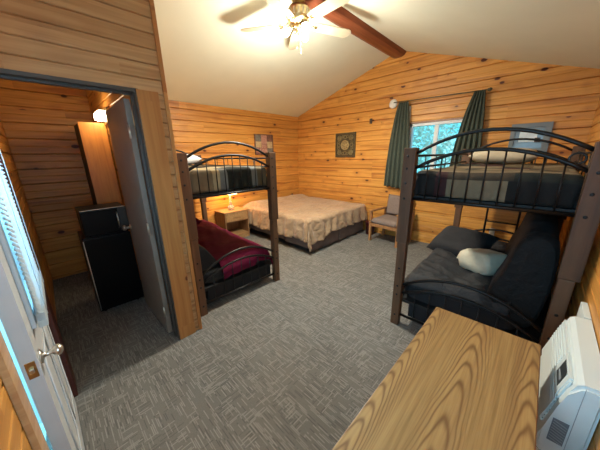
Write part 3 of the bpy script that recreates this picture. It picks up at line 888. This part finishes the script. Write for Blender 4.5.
# ------------------------------------------------------------------ double bed
bx0, bx1, by0, by1 = -4.64, -2.66, 2.92, 4.62
bcx, bcy = (bx0+bx1)/2, (by0+by1)/2
bed = thing('double_bed', 'double bed with tan quilted bedspread in the far corner', 'bed', (bcx, bcy, 0))
O = (bcx, bcy, 0)
MB(O).box2((bx0, by0, .36), (bx1, by1, .56), .05).build('mattress', M['mattress'], bed)
MB(O).box2((bx0, by0, .16), (bx1, by1, .355), .02).build('box_spring', M['skirt'], bed)
for x in (bx0+.1, bx1-.12):
    for y in (by0+.1, by1-.1): MB(O).tube([(x, y, 0), (x, y, .135)], .02, 8).build('leg', M['black_metal'], bed)
mb = MB(O)
for y in (by0+.02, by1-.02): mb.box2((bx0, y-.015, .13), (bx1, y+.015, .16))
for x in (bx0+.05, bcx, bx1-.03): mb.box2((x-.015, by0, .13), (x+.015, by1, .16))
mb.build('bed_frame', M['black_metal'], bed)
# skirt: foot side in two pieces with a slit, near side
def skirt(p0, p1, nrm, name='bed_skirt', z0=.02, z1=.34):
    p0, p1, nrm = Vector(p0), Vector(p1), Vector(nrm)
    L = (p1-p0).length
    def fn(u, v):
        p = p0.lerp(p1, u)
        w = .006*math.sin(u*L*16)+.008*math.exp(-((u-.5)*L/.03)**2)*0
        q = p+nrm*(w+.012*(1-v)+.004)
        return (q.x, q.y, z0+(z1-z0)*v)
    mb = MB(O); mb.grid(fn, 50, 6); return mb.build(name, M['skirt'], bed, solid=.005)
skirt((bx1, by0+.01, 0), (bx1, 3.74, 0), (1, 0, 0)); skirt((bx1+.002, 3.755, 0), (bx1+.002, by1, 0), (1, 0, 0))
skirt((bx0, by0, 0), (bx1-.62, by0, 0), (0, -1, 0), z0=.12); skirt((bx1-.60, by0, 0), (bx1, by0, 0), (0, -1, 0), z0=.09)
# bedspread
def spreadfn():
    f = drape((bx1-bx0)/2+.0, (by1-by0)/2, .60, .42, .40, .024, .10, 3.0, zmin=.03, foldf=4.2, folda=.02)
    def g(u, v):
        # u along x (foot at u=1), v along y (near side v=0)
        ulim = .5+.5*(1.0 if True else 0)
        uu = .175+(1-.175)*u        # no overhang at the head
        # the near side hangs lower than the foot; foot hem is scooped
        p = f(uu, v)
        x, y, z = p
        hb = max(0, (x-(bx0+.1-bcx)))
        # puffy pillow roll near the head
        px_ = (x+bcx)-(bx0+.28)
        if z > .5: z += .085*math.exp(-(px_/.20)**2)*min(1, max(0, (.82-abs(y))*8+.2))
        return (x+bcx, y+bcy, z)
    return g
g = spreadfn()
mb = MB(O); mb.grid(g, 110, 90, uv=True)
# trim the hem: scoop the foot hem and keep the pointed corner
def keep(co):
    X, Y, Z = co.x+bcx, co.y+bcy, co.z
    near_corner = math.hypot((X-bx1), (Y-by0))
    if X > bx1+.012 and Y > by0-.0:        # foot side
        t = (Y-by0)
        lim = .02+.25*min(1, max(0, (t-.05)/.36))+.012*math.sin(t*14)
        return Z > lim
    if Y > by1+.02: return Z > .3
    if Y < by0-.012 and X < bx1:
        t = bx1-X
        return Z > .02+.20*min(1, max(0, (t-.03)/.16))+.025*math.sin(t*9)
    return True
dead = [v for v in mb.bm.verts if not keep(v.co)]
bmesh.ops.delete(mb.bm, geom=dead, context='VERTS')
sp = mb.build('bedspread', M['spread'], solid=.014)
sp.location = O; tag(sp, 'tan quilted bedspread covering the double bed, one corner hanging to the carpet', 'bedspread')

# ------------------------------------------------------------------ nightstand with lamp
ny0, ny1, nx0, nx1, nh = 2.27, 2.80, -4.66, -4.27, .585
t = thing('nightstand', 'light oak nightstand between the left bunk and the double bed', 'nightstand', ((nx0+nx1)/2, (ny0+ny1)/2, 0))
O2 = ((nx0+nx1)/2, (ny0+ny1)/2, 0)
MB(O2).box2((nx0, ny0-.01, nh-.025), (nx1+.015, ny1+.01, nh), .004).build('top', M['oaklight'], t)
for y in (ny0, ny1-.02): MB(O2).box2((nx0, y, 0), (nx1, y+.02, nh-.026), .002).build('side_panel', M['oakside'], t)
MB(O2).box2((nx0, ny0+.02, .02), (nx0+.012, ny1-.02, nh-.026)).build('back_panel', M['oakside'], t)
MB(O2).box2((nx0+.012, ny0+.021, .08), (nx1-.005, ny1-.021, .10)).build('shelf', M['oaklight'], t)
MB(O2).box2((nx1-.03, ny0+.021, .0), (nx1-.01, ny1-.021, .078)).build('plinth', M['oaklight'], t)
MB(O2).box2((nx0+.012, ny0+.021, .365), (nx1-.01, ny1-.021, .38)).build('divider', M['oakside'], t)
dr = MB(O2).box2((nx1-.02, ny0+.024, .385), (nx1+.006, ny1-.024, nh-.03), .004).build('drawer', M['oaklight'], t)
mb = MB(O2); mb.tube([(nx1+.006, 2.47, .47), (nx1+.025, 2.48, .47), (nx1+.025, 2.59, .47), (nx1+.006, 2.60, .47)], .005, 8); mb.build('handle', M['brass'], dr)
lp = thing('table_lamp', 'small clear glass table lamp standing on the nightstand', 'lamp', (-4.45, 2.52, nh))
OL = (-4.45, 2.52, nh)
MB(OL).lathe(OL, [(.065, 0), (.065, .01), (.05, .03), (.075, .05), (.06, .085), (.02, .11), (.03, .13), (.018, .15), (.028, .175), (.016, .20), (.024, .225), (.014, .25), (.02, .27), (.01, .30)], 24).build('base', M['crystal'], lp)
MB(OL).tube([(-4.45, 2.52, nh+.30), (-4.45, 2.52, nh+.40)], .008, 8).build('socket', M['brass'], lp)
mb = MB(OL)
seg = 32
prof = [(.15, .33), (.10, .52)]
rings = [[mb._v((-4.45+r*math.cos(2*PI*k/seg), 2.52+r*math.sin(2*PI*k/seg), nh+h)) for k in range(seg)] for r, h in prof]
for k in range(seg):
    f = mb.bm.faces.new((rings[0][k], rings[0][(k+1) % seg], rings[1][(k+1) % seg], rings[1][k])); f.smooth = True
mb.build('lamp_shade', M['shade_lit'], lp, solid=.004)

# ------------------------------------------------------------------ armchair
ch = thing('armchair', 'oak armchair with grey upholstered seat and back against the far wall', 'chair', (-1.93, 4.42, 0), R(-6))
# local coords, chair faces -y
def leg(x, y, h, tilt=0): return MB().box2((x-.022, y-.022, 0), (x+.022, y+.022, h), .006)
for sx in (-1, 1):
    leg(sx*.28, -.25, .585).build('leg', M['chairwood'], ch)
    MB().box((sx*.28, .235, .29), (.044, .044, .60), RX(R(-4)), .006).build('leg', M['chairwood'], ch)
    MB().box2((sx*.28-.03, -.29, .575), (sx*.28+.03, .24, .605), .008).build('armrest', M['chairwood'], ch)
    MB().box2((sx*.28-.012, -.23, .30), (sx*.28+.012, .22, .35), .003).build('side_rail', M['chairwood'], ch)
MB().box2((-.26, -.262, .30), (.26, -.238, .355), .003).build('front_rail', M['chairwood'], ch)
MB().pillow((0, -.02, .40), (.54, .54, .13), p=8).build('seat', M['seat_fabric'], ch)
mb = MB(); mb.pillow((0, .235, .66), (.50, .40, .10), RX(R(90-10)), p=8); mb.build('backrest', M['seat_fabric'], ch)
MB().box((0, .255, .44), (.52, .03, .05), RX(R(-8)), .004).build('back_rail', M['chairwood'], ch)

# bin between bed and chair
mb = MB((-2.44, 4.58, 0)); mb.lathe((-2.44, 4.58, 0), [(.085, .002), (.105, .26), (.110, .265), (.102, .26), (.08, .012)], 24)
tag(mb.build('waste_bin', M['bin']), 'dark red waste bin standing between the double bed and the armchair', 'bin')

# ------------------------------------------------------------------ curtains, rod, wall pieces
rod = thing('curtain_rod', 'thin dark curtain rod mounted above the back window', 'curtain rod', (-1.5, YB-.09, 2.49))
OR = (-1.5, YB-.09, 2.49)
yr_ = YB-.09
MB(OR).tube([(-2.17, yr_, 2.505), (-.80, yr_, 2.475)], .008, 10).build('rod', M['bronze'], rod)
for x, z in ((-2.05, 2.50), (-.84, 2.476)): MB(OR).tube([(x, YB-.006, z-.01), (x, yr_, z-.008)], .007, 8).build('bracket', M['bronze'], rod)
MB(OR).lathe((-.80, yr_, 2.475), [(.008, 0), (.02, .01), (.026, .03), (.018, .05), (.004, .06)], 14, (1, 0, 0)).build('finial', M['bronze'], rod)
o = MB((-2.20, YB-.012, 2.50)).lathe((-2.215, YB-.003, 2.50), [(.075, 0), (.078, .012), (.07, .024), (.04, .03), (.004, .031)], 28, (0, -1, 0)).build('wall_disc', M['white_disc'])
tag(o, 'round white disc on the wall at the left end of the curtain rod', 'wall fitting')
def curtain(x0t, x1t, x0b, x1b, zt, zb0, zb1, label, nf, seed, lining=None, tie=None):
    c = thing('curtain', label, 'curtain', ((x0t+x1t)/2, yr_, zb0), 0, 'green curtains')
    OC = ((x0t+x1t)/2, yr_, zb0)
    def fn(u, v):
        w = v**.8
        w2 = (1-math.exp(-2.2*v))/(1-math.exp(-2.2))
        a = x0t+(x0b-x0t)*w2; b = x1t+(x1b-x1t)*w2
        x = a+(b-a)*u
        z = zt+((zb0+(zb1-zb0)*u)-zt)*v
        amp = .016+.018*v
        y = yr_+amp*math.sin(u*nf*2*PI+.4*math.sin(v*4+seed))+.006*noise.noise(Vector((u*5, v*4, seed)))
        return (x, min(y, YB-.035), z)
    mb = MB(OC); mb.grid(fn, nf*10, 40); mb.build('curtain_panel', M['curtain'], c, solid=.004)
    if lining:
        mb = MB(OC)
        mb.grid(lambda u, v: (lining[0]+(lining[1]-lining[0])*u+.01*math.sin(v*5), YB-.026+.003*math.sin(u*9), 2.42-(2.42-1.5)*v), 6, 20)
        mb.build('lining', M['lining'], c, solid=.003)
curtain(-2.08, -1.91, -2.24, -1.80, 2.49, 1.02, .96, 'green curtain hanging to the left of the window behind the armchair', 5, 1.0, lining=(-1.925, -1.885))
curtain(-.95, -.82, -1.16, -.74, 2.48, 1.02, 1.0, 'green curtain hanging to the right of the window behind the top bunk', 5, 2.0)

# carved plaque
pqx, pqz, pqs = -3.235, 1.825, .255
pl = thing('wall_plaque', 'square dark bronze carved plaque with gold rosette on the gable wall', 'plaque', (pqx, YB-.004, pqz))
OP = (pqx, YB-.004, pqz)
mb = MB(OP); mb.box2((pqx-pqs, YB-.018, pqz-pqs), (pqx+pqs, YB-.003, pqz+pqs), .003); mb.build('backing', M['bronze'], pl)
mb = MB(OP)
for a, b in (((-1, -1), (1, -.88)), ((-1, .88), (1, 1)), ((-1, -.88), (-.88, .88)), ((.88, -.88), (1, .88))):
    mb.box2((pqx+a[0]*pqs, YB-.032, pqz+a[1]*pqs), (pqx+b[0]*pqs, YB-.018, pqz+b[1]*pqs), .004)
mb.build('frame', M['bronze'], pl)
mb = MB(OP)
yy = YB-.026
def ring(r, rr, cxx=0, czz=0, n=28): mb.tube([(pqx+cxx+r*math.cos(2*PI*k/n), yy, pqz+czz+r*math.sin(2*PI*k/n)) for k in range(n)], rr, 6, closed=True)
ring(.095, .010); ring(.06, .007)
for k in range(8):
    a = 2*PI*k/8
    ring(.026, .007, .06*math.cos(a), .06*math.sin(a), 14)
mb.lathe((pqx, YB-.018, pqz), [(.03, 0), (.028, .012), (.01, .02), (.002, .021)], 16, (0, -1, 0))
mb.build('rosette', M['gold'], pl)
mb = MB(OP)
for sx in (-1, 1):
    for sz in (-1, 1):
        for r in (.05, .032, .014): ring(r, .006, sx*.15, sz*.15, 18)
        ring(.024, .005, sx*.06, sz*.175, 14); ring(.024, .005, sx*.175, sz*.06, 14)
for a in range(4):
    th = a*PI/2; ring(.035, .006, .165*math.cos(th), .165*math.sin(th), 16)
mb.build('scrollwork', plain('olive_gilt', (.30, .25, .12), .45, .5, var=.2), pl)

# collage picture on the left wall
pc = thing('framed_picture', 'framed floral collage print on the wall above the bed head', 'picture', (XA+.004, 3.63, 1.88))
OPc = (XA+.004, 3.63, 1.88)
px0, px1, pz0, pz1 = 3.38, 3.90, 1.66, 2.10
MB(OPc).box2((XA+.002, px0, pz0), (XA+.016, px1, pz1)).build('backing', M['p_brown'], pc)
mb = MB(OPc)
for a, b in (((px0, pz0), (px1, pz0+.02)), ((px0, pz1-.02), (px1, pz1)), ((px0, pz0+.02), (px0+.02, pz1-.02)), ((px1-.02, pz0+.02), (px1, pz1-.02))):
    mb.box2((XA+.014, a[0], a[1]), (XA+.028, b[0], b[1]), .002)
mb.build('frame', M['p_brown'], pc)
cells = [('p_grey', 0, 1, 2, 3), ('p_pink', 1, 2, 1.6, 3), ('p_brown', 2, 3, 2, 3), ('p_cream', 0, 1, 1, 2), ('p_cream', 2, 3, .9, 2), ('print', 1, 2, .8, 1.6), ('print', 0, 1, 0, 1), ('p_pink', 1, 2, 0, .8), ('p_grey', 2, 3, 0, .9)]
for mname, a, b, c_, d_ in cells:
    w_, h_ = (px1-px0-.04)/3, (pz1-pz0-.04)/3
    MB(OPc).box2((XA+.016, px0+.02+a*w_+.003, pz0+.02+c_*h_+.003), (XA+.020, px0+.02+b*w_-.003, pz0+.02+d_*h_-.003)).build('print_panel', M[mname], pc)

# grey framed picture behind the top bunk
gp = thing('framed_picture', 'grey framed glazed picture on the gable wall right of the window', 'picture', (-.24, YB-.004, 1.79))
OG = (-.24, YB-.004, 1.79)
g0, g1, h0, h1 = -.45, -.035, 1.60, 1.985
MB(OG).box2((g0, YB-.016, h0), (g1, YB-.003, h1)).build('mat_board', M['pane_pic'], gp)
mb = MB(OG)
for a, b in (((g0, h0), (g1, h0+.06)), ((g0, h1-.05), (g1, h1)), ((g0, h0+.06), (g0+.05, h1-.05)), ((g1-.07, h0+.06), (g1, h1-.05))):
    mb.box2((a[0], YB-.03, a[1]), (b[0], YB-.015, b[1]), .003)
mb.build('frame', M['frame_silver'], gp)
MB(OG).box2((g0+.10, YB-.019, h1-.24), (g1-.13, YB-.0165, h1-.10)).build('print', plain('pale_print', (.62, .68, .66), .2, bump=0), gp)
MB(OG).box2((g1-.15, YB-.022, h1-.25), (g1-.09, YB-.019, h1-.19), .002).build('dark_mark', M['wall_dark'], gp)

o = MB((-2.65, YB-.004, 2.25)).box2((-2.675, YB-.02, 2.205), (-2.625, YB-.003, 2.30), .004).build('wall_block', M['wall_dark'])
tag(o, 'small dark brown block fixed to the gable wall above and right of the plaque', 'wall fitting')
op = thing('wall_outlet', 'white power outlet low on the gable wall behind the futon', 'outlet', (-.44, YB-.003, .41))
MB((-.44, YB-.003, .41)).box2((-.475, YB-.01, .353), (-.405, YB-.003, .467), .002).build('cover_plate', M['white_disc'], op)
for z in (.39, .43): MB((-.44, YB-.003, .41)).box2((-.455, YB-.012, z-.012), (-.425, YB-.010, z+.012), .001).build('socket', M['lining'], op)

# ------------------------------------------------------------------ ceiling fan
FX, FY, FZ = -2.20, 2.27, 3.0
fan = thing('ceiling_fan', 'cream ceiling fan with lit bulbs hanging from the ridge beam', 'ceiling fan', (FX, FY, 3.235))
OF = (FX, FY, 3.235)
MB(OF).lathe((FX, FY, 3.234), [(.07, 0), (.075, -.03), (.05, -.055), (.02, -.06), (.02, -.075), (.10, -.085), (.125, -.12), (.125, -.19), (.10, -.225), (.06, -.235), (.05, -.25)][::-1], 28).build('motor_housing', M['brass'], fan)
for k in range(16):
    a = 2*PI*k/16
    MB(OF).box((FX+.122*math.cos(a), FY+.122*math.sin(a), 3.075), (.012, .022, .06), RZ(a), .002).build('housing_vent', M['fanblade'], fan)
for k in range(5):
    a = R(-3+72*k)
    def L(r, s, z): return (FX+r*math.cos(a)-s*math.sin(a), FY+r*math.sin(a)+s*math.cos(a), z)
    mb = MB(OF)
    pts = []
    n = 10
    outl = [(.17, -.045), (.25, -.062), (.60, -.070)]+[(.60+.07*math.sin(PI*i/n), -.070*math.cos(PI*i/n)) for i in range(1, n)]+[(.60, .070), (.25, .062), (.17, .045)]
    tl = -math.tan(R(11))
    bot = [L(r, s, FZ+s*tl-.003) for r, s in outl]
    mb.prism(bot, (0, 0, .007)); bl_ = mb.build('fan_blade', M['fanblade'], fan)
    mb = MB(OF)
    mb.tube([L(.10, 0, 3.02), L(.15, .0, FZ-.012), L(.22, .025, FZ-.006)], .008, 8); mb.tube([L(.15, 0, FZ-.012), L(.22, -.025, FZ-.014)], .008, 8)
    mb.build('blade_bracket', M['brass'], fan)
MB(OF).lathe((FX, FY, 2.99), [(.04, 0), (.055, -.01), (.055, -.03), (.03, -.045), (.012, -.055), (.004, -.06)][::-1], 20).build('light_kit', M['brass'], fan)
bulbs = []
for k in range(3):
    a = R(-15+120*k)
    d = Vector((math.cos(a), math.sin(a), -.75)).normalized()
    p0 = Vector((FX, FY, 2.985))+Vector((math.cos(a), math.sin(a), 0))*.05
    p1 = p0+d*.055
    arm = MB(OF).tube([p0, p0+d*.03, p1], [.012, .012, .022], 10).build('lamp_arm', M['brass'], fan)
    MB(OF).lathe(p1, [(.014, 0), (.018, .012), (.030, .03), (.038, .052), (.036, .072), (.024, .09), (.006, .097)], 14, d).build('bulb', M['bulb'], arm)
sl = bpy.data.lights.new('fan_light', 'POINT'); sl.energy = 38; sl.color = (1.0, .95, .82); sl.shadow_soft_size = .09
so = bpy.data.objects.new('fan_light', sl); COL.objects.link(so); so.location = (FX, FY, 2.66)
sp_ = bpy.data.lights.new('fan_light_shade', 'SPOT'); sp_.energy = 104; sp_.color = (1.0, .95, .82); sp_.spot_size = R(170); sp_.spot_blend = .5; sp_.shadow_soft_size = .08
spo = bpy.data.objects.new('fan_light_shade', sp_); COL.objects.link(spo); spo.location = (FX, FY, 2.80)
for dx, ln in ((.03, .22), (-.03, .16)): MB(OF).tube([(FX+dx, FY, 2.93), (FX+dx, FY, 2.93-ln)], .0016, 5).build('pull_chain', M['brass'], fan)

# ------------------------------------------------------------------ kitchenette
fr = thing('mini_fridge', 'black compact refrigerator beyond the kitchenette doorway', 'refrigerator', (-3.42, .34, 0))
OFr = (-3.42, .34, 0)
fy0, fy1 = .125, .535
MB(OFr).box2((-3.62, fy0+.005, .03), (-3.20, fy1-.005, .86), .006).build('body', M['black_plastic'], fr)
dd = MB(OFr).box2((-3.195, fy0, .045), (-3.15, fy1, .855), .010).build('fridge_door', M['black_plastic'], fr)
MB(OFr).box2((-3.149, fy0+.004, .06), (-3.145, fy0+.012, .84)).build('chrome_trim', M['metal'], dd)
for x in (-3.58, -3.24):
    for y in (fy0+.05, fy1-.05): MB(OFr).tube([(x, y, 0), (x, y, .032)], .015, 8).build('foot', M['black_plastic'], fr)
mw = thing('microwave', 'black microwave oven on top of the compact refrigerator', 'microwave', (-3.40, .35, .862))
OMw = (-3.40, .35, .862)
MB(OMw).box2((-3.56, .16, .87), (-3.18, .545, 1.135), .006).build('body', M['black_plastic'], mw)
md = MB(OMw).box2((-3.179, .165, .88), (-3.155, .46, 1.125), .005).build('oven_door', M['black_plastic'], mw)
MB(OMw).tube([(-3.154, .45, .92), (-3.135, .45, .93), (-3.135, .45, 1.08), (-3.154, .45, 1.09)], .006, 8).build('handle', M['metal'], md)
MB(OMw).box2((-3.179, .465, .88), (-3.160, .54, 1.125), .003).build('control_panel', M['display'], mw)
MB(OMw).box2((-3.179, .165, 1.1365), (-3.158, .54, 1.141)).build('top_trim', M['metal'], mw)
for x in (-3.5, -3.22):
    for y in (.2, .5): MB(OMw).tube([(x, y, .861), (x, y, .872)], .012, 8).build('foot', M['black_plastic'], mw)
cb = thing('wall_cabinet', 'oak fronted wall cabinet above the refrigerator in the kitchenette', 'cabinet', (-4.1, .52, 1.15))
OCb = (-4.1, .52, 1.15)
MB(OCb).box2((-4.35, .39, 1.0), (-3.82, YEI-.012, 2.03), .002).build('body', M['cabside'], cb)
MB(OCb).box2((-3.818, .378, 1.0), (-3.797, YEI-.012, 2.03), .003).build('cabinet_door', M['cabinet'], cb)
vl = thing('vanity_light', 'lit frosted wall lamp glowing above the kitchenette cabinet', 'wall lamp', (-3.62, YEI-.01, 2.07))
OV = (-3.62, YEI-.01, 2.07)
MB(OV).box2((-3.78, YEI-.03, 2.01), (-3.46, YEI-.011, 2.16), .004).build('back_plate', M['brass'], vl)
MB(OV).box2((-3.77, YEI-.11, 2.045), (-3.47, YEI-.031, 2.125), .02).build('lamp_shade', M['vanity'], vl)

# ------------------------------------------------------------------ table in the foreground
tx0, tx1, ty0, ty1, th = -.325, .130, .28, 1.475, .74
tb = thing('oak_table', 'oak veneer table in the foreground next to the air conditioner', 'table', ((tx0+tx1)/2, (ty0+ty1)/2, 0))
OT = ((tx0+tx1)/2, (ty0+ty1)/2, 0)
MB(OT).box2((tx0+.004, ty0+.004, th-.003), (tx1-.004, ty1-.004, th)).build('table_top', M['oak_table'], tb)
MB(OT).box2((tx0, ty0, th-.032), (tx1, ty1, th-.0032), .004).build('edge_band', M['table_edge'], tb)
for x in (tx0+.03, tx1-.08):
    for y in (ty0+.03, ty1-.08): MB(OT).box2((x, y, 0), (x+.05, y+.05, th-.033), .004).build('leg', M['table_edge'], tb)
mb = MB(OT)
for y in (ty0+.045, ty1-.065): mb.box2((tx0+.08, y, th-.12), (tx1-.08, y+.02, th-.033))
for x in (tx0+.045, tx1-.065): mb.box2((x, ty0+.08, th-.12), (x+.02, ty1-.08, th-.033))
mb.build('apron', M['table_edge'], tb)

# ------------------------------------------------------------------ air conditioner on the right wall
ac = thing('air_conditioner', 'white air conditioner fixed to the right wall beside the oak table', 'air conditioner', (XC, 1.49, .45))
OA = (XC, 1.49, .45)
ay0, ay1 = 1.205, 1.775
XF = [(.296, .800), (.240, .796), (.224, .784), (.208, .735), (.192, .66), (.174, .54), (.162, .47), (.166, .435), (.185, .415), (.296, .405)]
def prof(dx, zs=1.0): return [(x+dx, ay0, z) for x, z in XF]
mb = MB(OA); mb.prism(prof(0), (0, ay1-ay0, 0))
ed = [e for e in mb.bm.edges if abs(e.verts[0].co.y-e.verts[1].co.y) < .001]
bmesh.ops.bevel(mb.bm, geom=ed, offset=.012, segments=3, affect='EDGES')
body = mb.build('casing', M['white_plastic'], ac)
def face(z):   # x of the front at height z
    for (xa, za), (xb, zb) in zip(XF, XF[1:]):
        if zb <= z <= za: return xa+(xb-xa)*(za-z)/(za-zb)
    return .18
tilt = math.atan2(.222-.196, .12)
def onface(y, z, w, h, th_, name, mat, par):
    return MB(OA).box((face(z)-.003, y, z), (th_, w, h), RY(tilt), .001).build(name, mat, par)
onface(1.345, .722, .17, .10, .012, 'control_surround', M['white_plastic'], body)
onface(1.345, .725, .10, .072, .015, 'label', M['display'], body)
onface(1.345, .748, .085, .010, .017, 'label_strip', M['label_grey'], body)
onface(1.345, .712, .07, .012, .017, 'label_strip', M['label_grey'], body)
onface(1.50, .655, .51, .225, .007, 'louvre_panel', M['white_plastic'], body)
for k in range(13):
    z = .762-k*.0185
    if k < 5: MB(OA).box((face(z)-.004, 1.60, z), (.010, .30, .011), RY(tilt-.15), .001).build('louvre', M['white_plastic'], body)
    else: MB(OA).box((face(z)-.004, 1.50, z), (.010, .51, .011), RY(tilt-.15), .001).build('louvre', M['white_plastic'], body)
# vent grille on the end that faces the camera
mb = MB(OA); mb.box2((.192, ay0-.004, .50), (.236, ay0-.0005, .61)); g_ = mb.build('side_grille', M['grille_blue'], body)
for k in range(8): MB(OA).box((.214, ay0-.005, .510+k*.0125), (.040, .003, .003), RY(R(18))).build('grille_bar', M['label_grey'], g_)
MB(OA).box2((.243, ay0-.002, .425), (.2445, ay0+.0, .79)).build('seam', M['label_grey'], body)
MB(OA).box2((.272, ay1+.002, .70), (.298, 1.97, .80), .003).build('flange', M['white_plastic'], ac)
